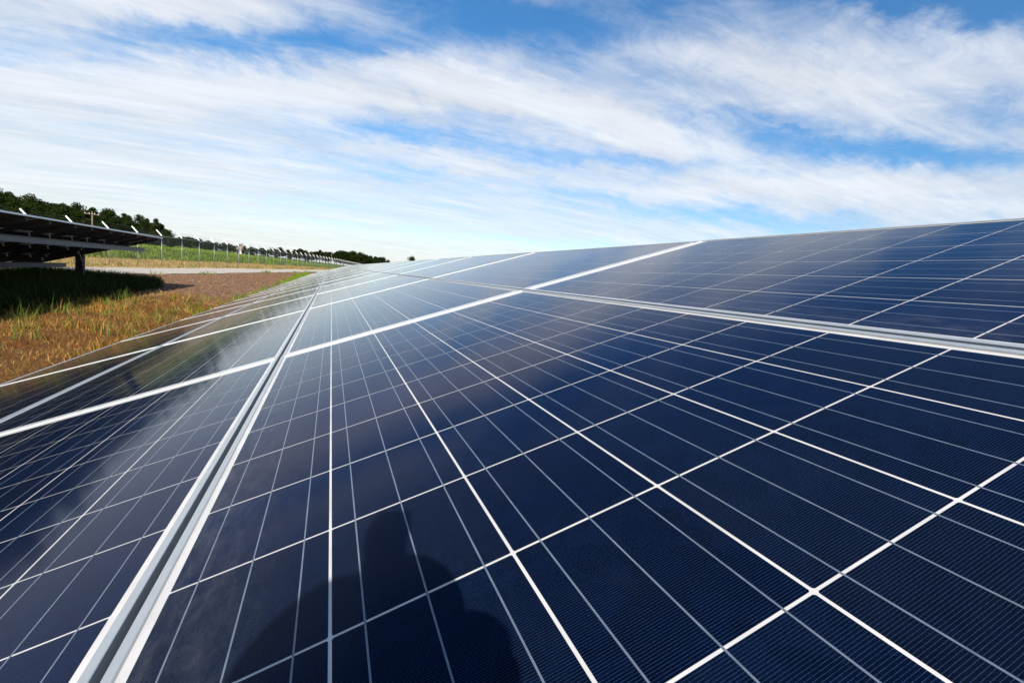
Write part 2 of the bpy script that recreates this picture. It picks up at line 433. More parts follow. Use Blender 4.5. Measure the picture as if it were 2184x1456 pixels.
for x, y in CELL_POS: cell_geo(_m, x, y, 0.0)
ME_CELLS = _m.mesh('cell_grid', [M_CELL, M_BUS])
_m = MB(); _m.box((0, LEN * 0.36, -0.018), (0.11, 0.13, 0.026)); _m.box((0.02, LEN * 0.36, -0.034), (0.05, 0.09, 0.006))
ME_JBOX = _m.mesh('junction_box', [M_BLACK])

def module(x, y, z, detail, label, group, jbox=False):
    e = empty('solar_panel', (x, y, z), (0, -TILT, 0))
    tag(e, label, 'solar panel', group)
    link('frame', ME_FRAME, e)
    link('backsheet', ME_BACK, e)
    if detail == 2:
        for cx, cy in CELL_POS:
            c = link('cell', ME_CELL, e); c.location = (cx, cy, -0.00138)
    elif detail == 1:
        c = link('cell_grid', ME_CELLS, e); c.location.z = -0.0013; tag(c, kind='stuff')
    if jbox: link('junction_box', ME_JBOX, e)
    return e

ORD = ['first', 'second', 'third', 'fourth', 'fifth', 'sixth', 'seventh', 'eighth', 'ninth', 'tenth', 'eleventh', 'twelfth', 'thirteenth',
       'fourteenth', 'fifteenth', 'sixteenth', 'seventeenth', 'eighteenth', 'nineteenth', 'twentieth', '21st', '22nd', '23rd', '24th', '25th', '26th', '27th', '28th']
TIER = ['lowest tier', 'second lowest tier', 'second highest tier', 'highest tier']
NCOL = 25
def pt(v, u, w=0.0, x0=0.0, z0=Z0):
    """point on (or w above) a tilted array plane"""
    return Vector((x0 + v * math.cos(TILT) - w * math.sin(TILT), u, z0 + v * math.sin(TILT) + w * math.cos(TILT)))

jr = random.Random(11)
for b in range(4):
    for c in range(NCOL):
        v = (b - 1.5) * BV; u = (c - 0.5) * MU
        p = pt(v, u, 0.0)
        dz = 0.0 if c < 1 else jr.uniform(-0.0015, 0.0015)
        e = module(p.x, p.y, p.z + dz, 2 if c < 3 else 1,
               'blue solar panel in the %s of the near array, %s from the camera' % (TIER[b], ORD[c]),
               'solar panels of the near array')
        if c > 0: e.rotation_euler = (jr.uniform(-0.0012, 0.0012), -TILT + jr.uniform(-0.0016, 0.0016), jr.uniform(-0.0006, 0.0006))

# the row behind: we look at its underside
X2, Z2, Y2END = -6.0, 0.78 + Z0, 20.3
v_top = 2 * BV
X2C = X2 - v_top * math.cos(TILT); Z2C = Z2 - v_top * math.sin(TILT)
N2 = 10
for b in range(4):
    for c in range(N2):
        u = Y2END - (c + 0.5) * MU; p = pt((b - 1.5) * BV, u, 0.0, X2C, Z2C)
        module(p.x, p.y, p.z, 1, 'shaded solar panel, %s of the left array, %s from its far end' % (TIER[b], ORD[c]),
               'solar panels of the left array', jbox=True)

# racks
def rack(name, label, xc, zc, y0, y1, post_step, ext):
    root = empty(name, (xc, y0, ground(xc, y0))); tag(root, label, 'rack', 'steel racks under the solar arrays')
    inv = Matrix.Translation(-root.location)
    def put(nm, m, mat):
        o = m.build(nm, mat, root); o.data.transform(inv); return o
    hb = 0.085
    n = int(round((y1 - y0) / MU))
    for i in range(n):
        for k in (0.22, 0.78):
            yy = y0 + (i + k) * MU
            m = MB(); a = pt(-2 * BV + 0.05, yy, -DEP - hb / 2 - 0.001, xc, zc); b = pt(2 * BV - 0.05, yy, -DEP - hb / 2 - 0.001, xc, zc)
            m.bar(a, b, 0.045, hb); put('rail', m, M_SHADESTEEL)
    beams = []
    for v in (1.25, -1.25):
        a = pt(v, y0 - ext, -DEP - hb - 0.19, xc, zc); b = pt(v, y1 + ext, -DEP - hb - 0.19, xc, zc)
        m = MB()   # channel section
        m.bar(a, b, 0.012, 0.15); m.bar(a + Vector((0.035, 0, 0.069)), b + Vector((0.035, 0, 0.069)), 0.06, 0.011); m.bar(a + Vector((0.035, 0, -0.069)), b + Vector((0.035, 0, -0.069)), 0.06, 0.011)
        put('beam', m, M_GALV); beams.append(a)
    yy = y1 - 1.9
    while yy > y0:
        m = MB()
        for v in (1.25, -1.25): pass
        a = pt(1.5, yy, -DEP - hb - 0.055, xc, zc); b = pt(-1.5, yy, -DEP - hb - 0.055, xc, zc)
        m.bar(a, b, 0.07, 0.10); put('rafter', m, M_SHADESTEEL)
        c = pt(0, yy, -DEP - hb - 0.11, xc, zc); g = ground(xc, yy)
        m = MB(); m.box((c.x, yy, (c.z + g) / 2 - 0.2), (0.20, 0.014, c.z - g + 0.4)); m.box((c.x - 0.1, yy, (c.z + g) / 2 - 0.2), (0.014, 0.15, c.z - g + 0.4)); m.box((c.x + 0.1, yy, (c.z + g) / 2 - 0.2), (0.014, 0.15, c.z - g + 0.4))
        put('post', m, M_SHADESTEEL)
        yy -= 8.3
    return root
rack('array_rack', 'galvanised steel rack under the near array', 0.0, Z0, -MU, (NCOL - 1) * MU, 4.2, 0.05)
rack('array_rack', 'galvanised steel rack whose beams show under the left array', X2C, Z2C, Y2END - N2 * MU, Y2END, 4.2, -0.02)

# ------------------------------------------------------------------ fence
def chain_fence():
    root = empty('chain_link_fence', (F0.x, F0.y, ground(F0.x, F0.y)))
    tag(root, 'long chain link fence with angled barbed wire arms beside the gravel road', 'fence')
    o3 = root.location.copy(); H = 2.25; ST = 3.05
    def P(i):
        p = F0 + FD * (i * ST); return Vector((p.x, p.y, ground(p.x, p.y)))
    out = Vector((FN.x, FN.y, 0))
    pm = MB(); pm.tube((0, 0, -0.3), (0, 0, H), 0.026, n=8); pm.tube((0, 0, H), (0, 0, H + 0.04), 0.034, 0.02, n=8)
    PM = pm.mesh('post', [M_POSTGREEN], True)
    a = out * 0.36 + Vector((0, 0, 0.40))
    am = MB(); am.bar((0, 0, H), tuple(Vector((0, 0, H)) + a), 0.085, 0.05)
    for k in (0.3, 0.62, 0.96): am.box(tuple(Vector((0, 0, H + 0.02)) + a * k), (0.05, 0.05, 0.03))
    AM = am.mesh('arm', [M_ARM])
    lo, hi = -16, 46
    for i in range(lo, hi + 1):
        p = link('post', PM, root); p.location = P(i) - o3
        q = link('arm', AM, p)
    for nm, off, r in (('top_rail', Vector((0, 0, H - 0.03)), 0.021), ('tension_wire', Vector((0, 0, 0.06)), 0.004)):
        m = MB()
        for i in range(lo, hi): m.tube(P(i) - o3 + off, P(i + 1) - o3 + off, r, n=6, caps=False)
        m.build(nm, M_POSTGREEN, root, True)
    for k in (0.3, 0.62, 0.96):
        m = MB(); off = Vector((0, 0, H)) + a * k
        for i in range(lo, hi):
            A = P(i) - o3 + off; B = P(i + 1) - o3 + off; mid = (A + B) / 2 - Vector((0, 0, 0.015))
            m.tube(A, mid, 0.0035, n=3, caps=False); m.tube(mid, B, 0.0035, n=3, caps=False)
            for t in np.arange(0.03, 1, 0.045):
                c = A.lerp(B, float(t)); m.add([c + Vector((0, 0, 0.02)), c - Vector((0, 0, 0.02)), c + Vector((0.006, 0.01, 0))], [(0, 1, 2)])
        m.build('barbed_wire', M_GALV, root)
    # woven diagonals of the mesh
    v = []; f = []
    step = 0.09; w = 0.003
    for i in range(lo, hi):
        A = P(i) - o3; B = P(i + 1) - o3; d = B - A; n = int(ST / step)
        for s_ in range(n + 1):
            for sgn in (1, -1):
                # runs of diagonals climbing the whole height, folded back at each post
                x0 = s_ * step / ST; rise = (H - 0.1)
                xa, za = x0, 0.05; xb = x0 + sgn * rise / ST; zb = H - 0.05
                if xb > 1: zb = za + (1 - xa) * ST; xb = 1
                if xb < 0: zb = za + xa * ST; xb = 0
                for (p0, q0, p1, q1) in ((xa, za, xb, zb),):
                    a0 = A + d * p0 + Vector((0, 0, q0)); b0 = A + d * p1 + Vector((0, 0, q1))
                    k = len(v); sx = Vector((FD.x, FD.y, 0)) * w
                    v += [a0 - sx, a0 + sx, b0 + sx, b0 - sx]; f.append((k, k + 1, k + 2, k + 3))
                # the part entering from the side
                z1 = 0.05 + x0 * ST if sgn == 1 else 0.05 + x0 * ST
                if 0.05 < z1 < H - 0.1:
                    hrem = H - 0.05 - z1
                    if sgn == 1: p0, p1 = 0.0, min(1, hrem / ST)
                    else: p0, p1 = 1.0, max(0, 1 - hrem / ST)
                    a0 = A + d * p0 + Vector((0, 0, z1)); b0 = A + d * p1 + Vector((0, 0, z1 + abs(p1 - p0) * ST))
                    k = len(v); v += [a0 - sx, a0 + sx, b0 + sx, b0 - sx]; f.append((k, k + 1, k + 2, k + 3))
    me = bpy.data.meshes.new('woven_mesh'); me.from_pydata([tuple(x) for x in v], [], f); me.materials.append(M_POSTGREEN)
    tag(link('woven_mesh', me, root), kind='stuff')
chain_fence()

# ------------------------------------------------------------------ grasses
def mat_blade(name, trans=0.25):
    t = NT(name); at = t.nd('ShaderNodeAttribute'); at.attribute_name = 'tint'
    t.set(Base_Color=at.outputs['Color'], Roughness=0.7, Specular_IOR_Level=0.2)
    tr = t.nd('ShaderNodeBsdfTranslucent'); t.lk(at.outputs['Color'], tr.inputs[0])
    mx = t.nd('ShaderNodeMixShader'); mx.inputs[0].default_value = trans
    t.lk(t.b.outputs[0], mx.inputs[1]); t.lk(tr.outputs[0], mx.inputs[2]); t.lk(mx.outputs[0], t.N['Material Output'].inputs[0])
    return t.mat
M_BLADE = mat_blade('grass_blade')

def blades(name, x, y, h, w, cols, bend, seed, label, cat, lean=None):
    """one bent five-vertex blade per position"""
    rg = np.random.default_rng(seed); n = len(x)
    z = ground_np(x, y) - 0.01
    th = rg.uniform(0, 2 * np.pi, n); a = rg.uniform(0, 2 * np.pi, n)
    bx = np.cos(th) * w; by = np.sin(th) * w
    lx = np.cos(a) * bend * h; ly = np.sin(a) * bend * h
    hz = h * np.sqrt(np.maximum(0.05, 1 - np.minimum(bend, 0.97) ** 2))
    V = np.zeros((n, 5, 3))
    V[:, 0] = np.stack([x - bx, y - by, z], 1); V[:, 1] = np.stack([x + bx, y + by, z], 1)
    V[:, 2] = np.stack([x + bx * .8 + lx * .35, y + by * .8 + ly * .35, z + hz * .6], 1)
    V[:, 3] = np.stack([x - bx * .8 + lx * .35, y - by * .8 + ly * .35, z + hz * .6], 1)
    V[:, 4] = np.stack([x + lx, y + ly, z + hz], 1)
    k = (np.arange(n) * 5)[:, None]
    fs = np.concatenate([k + np.array([[0, 1, 2]]), k + np.array([[0, 2, 3]]), k + np.array([[3, 2, 4]])], 0)
    me = bpy.data.meshes.new(name)
    me.vertices.add(n * 5); me.vertices.foreach_set('co', V.ravel())
    nf = len(fs); me.loops.add(nf * 3); me.loops.foreach_set('vertex_index', fs.ravel().astype(np.int32))
    me.polygons.add(nf); me.polygons.foreach_set('loop_start', np.arange(nf, dtype=np.int32) * 3); me.polygons.foreach_set('loop_total', np.full(nf, 3, np.int32))
    me.update(calc_edges=True)
    cols = np.asarray(cols); ci = rg.integers(0, len(cols), n); t = rg.uniform(0.55, 1.3, (n, 1))
    pa = 0.5 + 0.25 * np.sin(x * 2.3 + 1.7 * np.sin(y * 1.1)) + 0.25 * np.sin(y * 2.9 + 2.1 * np.sin(x * 1.7 + 0.6))
    ci = np.where(rg.random(n) < 0.55, np.clip((pa * len(cols)).astype(int), 0, len(cols) - 1), ci)
    c = cols[ci] * t * (0.65 + 0.6 * pa[:, None])
    ca = me.color_attributes.new('tint', 'FLOAT_COLOR', 'POINT')
    cc = np.ones((n, 5, 4)); cc[:, :, :3] = c[:, None, :]
    ca.data.foreach_set('color', cc.ravel()); me.materials.append(M_BLADE)
    return tag(link(name, me), label, cat, kind='stuff')

g = np.random.default_rng(21)
STRAW = [(0.38, 0.19, 0.04), (0.30, 0.115, 0.02), (0.52, 0.33, 0.11), (0.20, 0.07, 0.014), (0.42, 0.22, 0.05), (0.20, 0.15, 0.022), (0.10, 0.045, 0.012)]
SHADEGREEN = [(0.022, 0.042, 0.007), (0.035, 0.055, 0.009), (0.016, 0.032, 0.006), (0.045, 0.060, 0.014)]  # weed greens darkened so the array's deep shade is in the colour
GREEN = [(0.075, 0.13, 0.016), (0.11, 0.16, 0.02), (0.055, 0.10, 0.014), (0.16, 0.18, 0.04)]
YGREEN = [(0.20, 0.22, 0.035), (0.13, 0.19, 0.022), (0.26, 0.24, 0.05), (0.09, 0.16, 0.018)]
LUSH = [(0.13, 0.24, 0.014), (0.18, 0.29, 0.02), (0.24, 0.31, 0.03), (0.10, 0.18, 0.012)]
# mown straw stubble in the aisle
n = 90000
y = 1.5 + 17.5 * g.random(n) ** 0.8; x = g.uniform(-7.2, -1.0, n)
keep = g.random(n) < 1 - np.clip((y - 13) / 6, 0, 1)
x, y = x[keep], y[keep]
blades('straw_stubble', x, y, 0.03 + 0.13 * g.random(len(x)) ** 2, g.uniform(0.002, 0.005, len(x)), STRAW, 0.15 + 0.82 * g.random(len(x)) ** 0.5, 1,
       'dry orange straw stubble covering the aisle between the arrays', 'stubble')
# thinner straw over the dirt and the strip at the fence
n = 60000
A = g.uniform(-35, 130, n); Ld = g.uniform(-1.7, 6.5, n)
x = F0.x + FD.x * A + FN.x * Ld; y = F0.y + FD.y * A + FN.y * Ld
blades('dry_grass', x, y, g.uniform(0.05, 0.28, n), g.uniform(0.004, 0.012, n), [(0.42, 0.29, 0.11), (0.36, 0.22, 0.07), (0.30, 0.24, 0.07), (0.5, 0.36, 0.15)], g.uniform(0.1, 0.9, n), 2,
       'yellow dry grass along the foot of the chain link fence', 'dry grass')
n = 9000
y = g.uniform(14, 60, n); x = g.uniform(-9.5, -1.5, n)
ok = ((x - F0.x) * FN.x + (y - F0.y) * FN.y) < -5.5
x, y = x[ok], y[ok]
blades('sparse_grass', x, y, g.uniform(0.03, 0.12, len(x)), g.uniform(0.003, 0.007, len(x)), STRAW + GREEN[:1], g.uniform(0.1, 0.95, len(x)), 3,
       'thin dry grass scattered over the bare brown dirt', 'dry grass')
# green tufts standing in the stubble
def tufts(spots, per, spread, hh, ww, cols, seed, name, label, cat, bend=(0.1, 0.7)):
    rg = np.random.default_rng(seed); xs = []; ys = []; hs = []
    for (sx, sy, sc) in spots:
        k = int(per * sc); r = spread * sc * np.sqrt(rg.random(k)); t = rg.uniform(0, 6.283, k)
        xs.append(sx + r * np.cos(t)); ys.append(sy + r * np.sin(t)); hs.append(rg.uniform(hh[0], hh[1], k) * (0.6 + 0.4 * sc))
    xs, ys, hs = map(np.concatenate, (xs, ys, hs))
    return blades(name, xs, ys, hs, rg.uniform(ww[0], ww[1], len(xs)), cols, rg.uniform(bend[0], bend[1], len(xs)), seed + 1, label, cat)
sp = [(g.uniform(-6.0, -1.6), g.uniform(5.5, 17), g.uniform(0.3, 1.1)) for _ in range(120)]
tufts(sp, 34, 0.22, (0.10, 0.38), (0.003, 0.007), YGREEN + STRAW[:2], 31, 'weed_tufts', 'yellow green weed tufts standing among the straw stubble', 'weeds')
sp = [(g.uniform(-5.3, -4.2), g.uniform(8, 17.5), g.uniform(0.4, 1.0)) for _ in range(20)]
tufts(sp, 5, 0.15, (0.28, 0.6), (0.003, 0.006), YGREEN, 35, 'tall_grass_stems', 'tall single grass stems at the edge of the left array shade', 'weeds', (0.05, 0.35))
sp = [(-2.1 + g.normal(0, 0.28), yy, g.uniform(0.5, 1.1)) for yy in g.uniform(10, 52, 150)]
tufts(sp, 60, 0.30, (0.18, 0.55), (0.004, 0.009), LUSH, 41, 'lush_grass', 'bright green grass along the lower edge of the near array', 'grass')
sp = []
for a_ in g.uniform(-30, 120, 150):
    L_ = g.choice([-1.3, -0.2, -5.2]) + g.normal(0, 0.25); sp.append((F0.x + FD.x * a_ + FN.x * L_, F0.y + FD.y * a_ + FN.y * L_, g.uniform(0.4, 1.2)))
tufts(sp, 26, 0.4, (0.10, 0.35), (0.008, 0.02), YGREEN + GREEN[:1], 45, 'verge_weeds', 'ragged green weeds along the edges of the gravel road', 'weeds')
# clods lying on the bare soil
def clods():
    rg = np.random.default_rng(77); v = []; f = []
    base = np.array([(1, 0, 0), (-.5, .87, 0), (-.5, -.87, 0), (0.1, 0.1, .8), (.3, .5, .5), (-.5, -.1, .55)])
    for _ in range(5200):
        y = 15 + 32 * rg.random() ** 1.4; x = rg.uniform(-9.5, -2.2)
        if (x - F0.x) * FN.x + (y - F0.y) * FN.y > -5.2: continue
        s_ = 0.02 + 0.075 * rg.random() ** 3; a = rg.uniform(0, 6.28); c, q = math.cos(a), math.sin(a)
        p = base * s_ * rg.uniform(.6, 1.3, (6, 3)); z = ground(x, y) - 0.012; k = len(v)
        v += [(x + c * u - q * w, y + q * u + c * w, z + h) for u, w, h in p]
        f += [(k, k + 1, k + 4), (k + 1, k + 5, k + 4), (k + 1, k + 2, k + 5), (k + 4, k + 5, k + 3), (k, k + 4, k + 3), (k, k + 3, k + 2), (k + 2, k + 3, k + 5)]
    me = bpy.data.meshes.new('soil_clods'); me.from_pydata(v, [], f); me.materials.append(mat_plain('clod_soil', (0.17, 0.095, 0.056), 0.95, 0, 0.4, 3, 0.1))
    tag(link('soil_clods', me), 'loose soil clods strewn over the bare brown dirt', 'soil', kind='stuff')
clods()
# tall weeds in the shade of the left array
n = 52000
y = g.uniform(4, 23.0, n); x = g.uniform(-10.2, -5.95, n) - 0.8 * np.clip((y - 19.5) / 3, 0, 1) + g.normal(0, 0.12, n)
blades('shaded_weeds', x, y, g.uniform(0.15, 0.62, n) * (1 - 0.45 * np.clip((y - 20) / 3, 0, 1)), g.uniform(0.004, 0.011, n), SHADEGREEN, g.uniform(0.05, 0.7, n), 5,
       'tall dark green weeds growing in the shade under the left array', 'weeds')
# rank growth beyond the fence
n = 70000
A = g.uniform(-45, 170, n); Ld = 6.0 + 20 * g.random(n) ** 1.3
x = F0.x + FD.x * A + FN.x * Ld; y = F0.y + FD.y * A + FN.y * Ld
hh = g.uniform(0.25, 0.75, n) * (0.6 + 0.5 * np.sin(A * 0.9) * np.sin(A * 0.37 + Ld * 0.6))
blades('rank_weeds', x, y, np.maximum(0.15, hh), g.uniform(0.012, 0.04, n), GREEN + YGREEN[:2] + LUSH[:1], g.uniform(0.05, 0.7, n), 6,
       'rank green weeds growing behind the chain link fence', 'weeds')
n = 45000
A = g.uniform(-60, 230, n); Ld = g.uniform(24, 85, n)
x = F0.x + FD.x * A + FN.x * Ld; y = F0.y + FD.y * A + FN.y * Ld
blades('field_grass', x, y, g.uniform(0.15, 0.5, n), g.uniform(0.03, 0.08, n), LUSH + YGREEN[:1], g.uniform(0.1, 0.8, n), 7,
       'bright green grass field sloping up to the wood', 'grass')

# ------------------------------------------------------------------ trees
def mat_leaf():
    t = NT('foliage'); oi = t.nd('ShaderNodeObjectInfo'); geo = t.nd('ShaderNodeNewGeometry')
    n = t.noise(geo.outputs['Position'], 1.1, 3, 0.6)
    c = t.ramp(n, [(0.3, (0.006, 0.013, 0.003)), (0.7, (0.022, 0.034, 0.006))])
    c = t.mix(1.0, c, t.mix(oi.outputs['Random'], (0.75, 0.8, 0.8), (1.25, 1.1, 0.9)), 'MULTIPLY')
    t.set(Base_Color=c, Roughness=0.8, Specular_IOR_Level=0.05)
    return t.mat
M_LEAF = mat_leaf()

def tree_meshes(seed, h, rad, base, lobes):
    rg = np.random.default_rng(seed)
    m = MB(); top = Vector((rg.normal(0, .2), rg.normal(0, .2), h * 0.8))
    prev = Vector((0, 0, -0.5)); pr = 0.24
    for k in range(1, 5):
        q = top * (k / 4) + Vector((rg.normal(0, .12), rg.normal(0, .12), 0)); r = 0.24 * (1 - 0.2 * k)
        m.tube(prev, q, pr, r, n=7); prev, pr = q, r
    cs = []
    for k in range(lobes):
        t = (k + 0.5) / lobes; zz = h * (base + (0.95 - base) * t)
        prof = math.sin(math.pi * min(1, 0.22 + 0.8 * t)) ** 0.7
        a = rg.uniform(0, 6.28); rr = rad * prof * rg.uniform(0.25, 0.85)
        c = Vector((math.cos(a) * rr, math.sin(a) * rr, zz)); cs.append((c, rad * rg.uniform(0.26, 0.46)))
        m.tube(top * max(0.15, (t * 0.75)), c, 0.06, 0.02, n=5, caps=False)
    trunk = m.mesh('trunk', [M_BARK], True)
    v = []; f = []
    for c, r in cs:
        for _ in range(130):
            d = Vector(rg.normal(0, 1, 3)); d.normalize()
            p = c + Vector((d.x, d.y, d.z * 0.75)) * r * (0.55 + 0.5 * rg.random())
            s_ = rg.uniform(0.10, 0.30); nn = (d + Vector(rg.normal(0, .6, 3))).normalized()
            u = nn.orthogonal().normalized(); w = nn.cross(u); ang = rg.uniform(0, 6.28)
            uu = u * math.cos(ang) + w * math.sin(ang); ww = nn.cross(uu)
            k = len(v); v += [p - uu * s_, p - ww * s_ * .55, p + uu * s_, p + ww * s_ * .55 + nn * s_ * .3]; f.append((k, k + 1, k + 2, k + 3))
    me = bpy.data.meshes.new('crown'); me.from_pydata([tuple(x) for x in v], [], f); me.materials.append(M_LEAF)
    return trunk, me
PROTO = [tree_meshes(51, 12, 3.2, .30, 34), tree_meshes(52, 14.5, 3.4, .34, 36), tree_meshes(53, 10.5, 3.6, .22, 34),
         tree_meshes(54, 13, 2.7, .42, 28), tree_meshes(55, 9, 3.0, .14, 30), tree_meshes(56, 11.5, 3.9, .26, 38)]
tr = random.Random(5)
def tree(x, y, s, k, label, group):
    e = empty('tree', (x, y, ground(x, y) - 0.2), (0, 0, tr.uniform(0, 6.28))); e.scale = (s * tr.uniform(.9, 1.15), s * tr.uniform(.9, 1.15), s)
    tag(e, label, 'tree', group)
    link('trunk', PROTO[k][0], e); link('crown', PROTO[k][1], e)
    return e
def at_px(x, y, D):
    d = RIGHT * ((x - 1092) / 988.92) + DOWN * ((y - 728) / 988.92) + FWD
    hd = math.hypot(d.x, d.y); return CAM.x + d.x / hd * D, CAM.y + d.y / hd * D, CAM.z + d.z / hd * D
def lerp_tab(tab, x):
    for (a, b), (c, d) in zip(tab, tab[1:]):
        if x <= c: return b + (d - b) * (x - a) / (c - a)
    return tab[-1][1]
SKYLINE = [(-120, 392), (0, 412), (60, 424), (140, 438), (220, 455), (290, 468), (340, 478), (366, 500)]
DIST = [(-120, 105), (170, 130), (366, 165)]
near_wood = [(-110 + i * 13.2 + tr.uniform(-4, 4), 0) for i in range(37)]
for i, (xp, _) in enumerate(near_wood):
    for layer in (0, 1):
        xq = xp + (tr.uniform(3, 9) if layer else 0)
        if xq > 366: continue
        D = lerp_tab(DIST, xq) + layer * 14 + tr.uniform(-4, 4)
        ytop = lerp_tab(SKYLINE, xq) + tr.uniform(-15, 14) + (0 if layer else 10)
        X, Y, Zt = at_px(xq, ytop, D)
        k = tr.randrange(6); hgt = (12, 14.5, 10.5, 13, 9, 11.5)[k]
        s = max(0.35, (Zt - ground(X, Y)) / hgt)
        tree(X, Y, s, k, 'dark green tree in the wood on the slope behind the fence', 'trees of the hillside wood')
for i in range(64):      # the wood goes on to the left of the view
    az = R(-28.5 - i * 0.85 + tr.uniform(-.25, .25)); D = 104 - min(24, i * 0.55) + tr.uniform(-6, 6)
    elv = R(5.2 + min(3.2, i * 0.09) + tr.uniform(-.9, .7))
    X = CAM.x + math.sin(az) * D; Y = CAM.y + math.cos(az) * D; k = tr.randrange(6); hgt = (12, 14.5, 10.5, 13, 9, 11.5)[k]
    tree(X, Y, (CAM.z + math.tan(elv) * D - ground(X, Y)) / hgt, k, 'dark green tree in the wood left of the view', 'trees of the wood left of the view')
for i in range(40):
    az = R(-28 - i * 1.35); D = 84 - min(18, i * 0.5)
    X = CAM.x + math.sin(az) * D; Y = CAM.y + math.cos(az) * D
    tree(X, Y, tr.uniform(.4, .62), 4, 'low bushy tree at the wood edge left of the view', 'low trees left of the view')
# undergrowth closing the foot of the wood
for i in range(34):
    xq = -110 + i * 14.2 + tr.uniform(-5, 5)
    if xq > 372: continue
    X, Y, Zt = at_px(xq, 500, lerp_tab(DIST, xq) - 9 + tr.uniform(-4, 4))
    tree(X, Y, tr.uniform(0.36, 0.62), 4, 'low bushy tree at the foot of the hillside wood', 'low trees at the wood edge')
SKY2 = [(370, 508), (400, 503), (430, 514), (480, 521), (540, 530), (600, 531), (660, 535), (720, 535), (770, 541), (815, 551), (835, 560)]
for i in range(76):
    xq = 372 + i * 6.1 + tr.uniform(-2, 2)
    D = 410 + (xq - 372) * 0.2 + tr.uniform(-10, 10)
    X, Y, Zt = at_px(xq, lerp_tab(SKY2, xq) + tr.uniform(-4, 3), D)
    k = tr.randrange(6); hgt = (12, 14.5, 10.5, 13, 9, 11.5)[k]
    s = max(0.3, (Zt - ground(X, Y)) / hgt)
    e = tree(X, Y, s, k, 'distant tree in the wooded ridge along the horizon', 'trees of the distant ridge'); e.scale.x *= 1.35; e.scale.y *= 1.35
X, Y, Zt = at_px(879, 547, 480); tree(X, Y, (Zt - ground(X, Y)) / 10.5, 2, 'lone distant treetop showing over the top edge of the near array', None)

# ------------------------------------------------------------------ far house and poles
def house():
    X, Y, _ = at_px(511, 540, 395); g0 = ground(X, Y)
    e = empty('house', (X, Y, g0), (0, 0, R(24))); tag(e, 'small tan gabled house among the trees beyond the fence', 'house')
    MW = mat_plain('house_siding', (0.34, 0.27, 0.23), 0.8, 0, 0.1, 2); MRF = mat_plain('shingles', (0.12, 0.10, 0.095), 0.9, 0, 0.2, 5)
    MG = mat_plain('window_glass', (0.03, 0.035, 0.04), 0.1, 0, 0, 1); MT = mat_plain('white_trim', (0.72, 0.71, 0.68), 0.6, 0, 0.05, 4)
    w, d, h, rz = 5.4, 6.0, 4.6, 2.2
    m = MB(); m.add([(-w/2,-d/2,-.6),(w/2,-d/2,-.6),(w/2,d/2,-.6),(-w/2,d/2,-.6),(-w/2,-d/2,h),(w/2,-d/2,h),(w/2,d/2,h),(-w/2,d/2,h),(0,-d/2,h+rz),(0,d/2,h+rz)],
                    [(0,1,5,8,4),(1,2,6,5),(2,3,7,9,6),(3,0,4,7),(3,2,1,0)]); m.build('wall', MW, e)
    m = MB()
    for sgn in (-1, 1):
        a = Vector((sgn*(w/2+.4), 0, h-.26+.02)); b = Vector((0, 0, h+rz+.03))
        for y0, y1 in ((-d/2-.4, d/2+.4),):
            m.add([(a.x,y0,a.z),(b.x,y0,b.z),(b.x,y1,b.z),(a.x,y1,a.z),(a.x,y0,a.z+.15),(b.x,y0,b.z+.15),(b.x,y1,b.z+.15),(a.x,y1,a.z+.15)],
                  [(0,1,2,3),(7,6,5,4),(0,4,5,1),(2,6,7,3),(0,3,7,4)])
    rf = m.build('roof', MRF, e)
    m = MB(); m.box((1.6, .8, h+rz-.2), (.7,.7,2.0)); m.build('chimney', mat_plain('chimney_brick', (0.25,0.12,0.09),.9,0,.2,6), rf)
    for x, z in ((-1.7,1.4),(1.7,1.4),(-1.4,3.6),(1.4,3.6)):
        m = MB(); m.box((x,-d/2-.02,z),(1.1,.06,1.5)); wd = m.build('window', MT, e)
        m = MB(); m.box((x,-d/2-.055,z),(.9,.03,1.3)); m.build('pane', MG, wd)
    m = MB(); m.box((0,-d/2-.03,.9),(1.05,.08,2.2)); dr = m.build('door', MT, e)
    m = MB(); m.box((.35,-d/2-.1,.9),(.08,.06,.08)); m.build('handle', M_BLACK, dr)
house()
for xq, D_, s_ in ((499, 384, 0.52), (521, 386, 0.6), (507, 380, 0.34), (517, 379, 0.36)):
    X, Y, _ = at_px(xq, 540, D_); tree(X, Y, s_, 4 if s_ < .5 else 2, 'small tree beside the tan house beyond the fence', 'trees around the far house')
def pole(px_, py_, D, hgt, label):
    X, Y, _ = at_px(px_, py_, D); e = empty('utility_pole', (X, Y, ground(X, Y))); tag(e, label, 'pole', 'wooden utility poles')
    m = MB(); m.tube((0, 0, -.5), (0, 0, hgt), .15, .1, n=9); m.build('mast', M_WOOD, e, True)
    m = MB(); m.box((0, -.14, hgt - .5), (2.2, .1, .12)); ca = m.build('crossarm', M_WOOD, e)
    for x in (-1, -.4, .4, 1):
        m = MB(); m.tube((x, -.14, hgt - .44), (x, -.14, hgt - .26), .04, .03, n=7); m.build('insulator', M_ARM, ca)
pole(197, 540, 118, 5.2, 'wooden utility pole standing in front of the hillside wood')
pole(706, 560, 320, 9.0, 'wooden utility pole in front of the distant ridge')

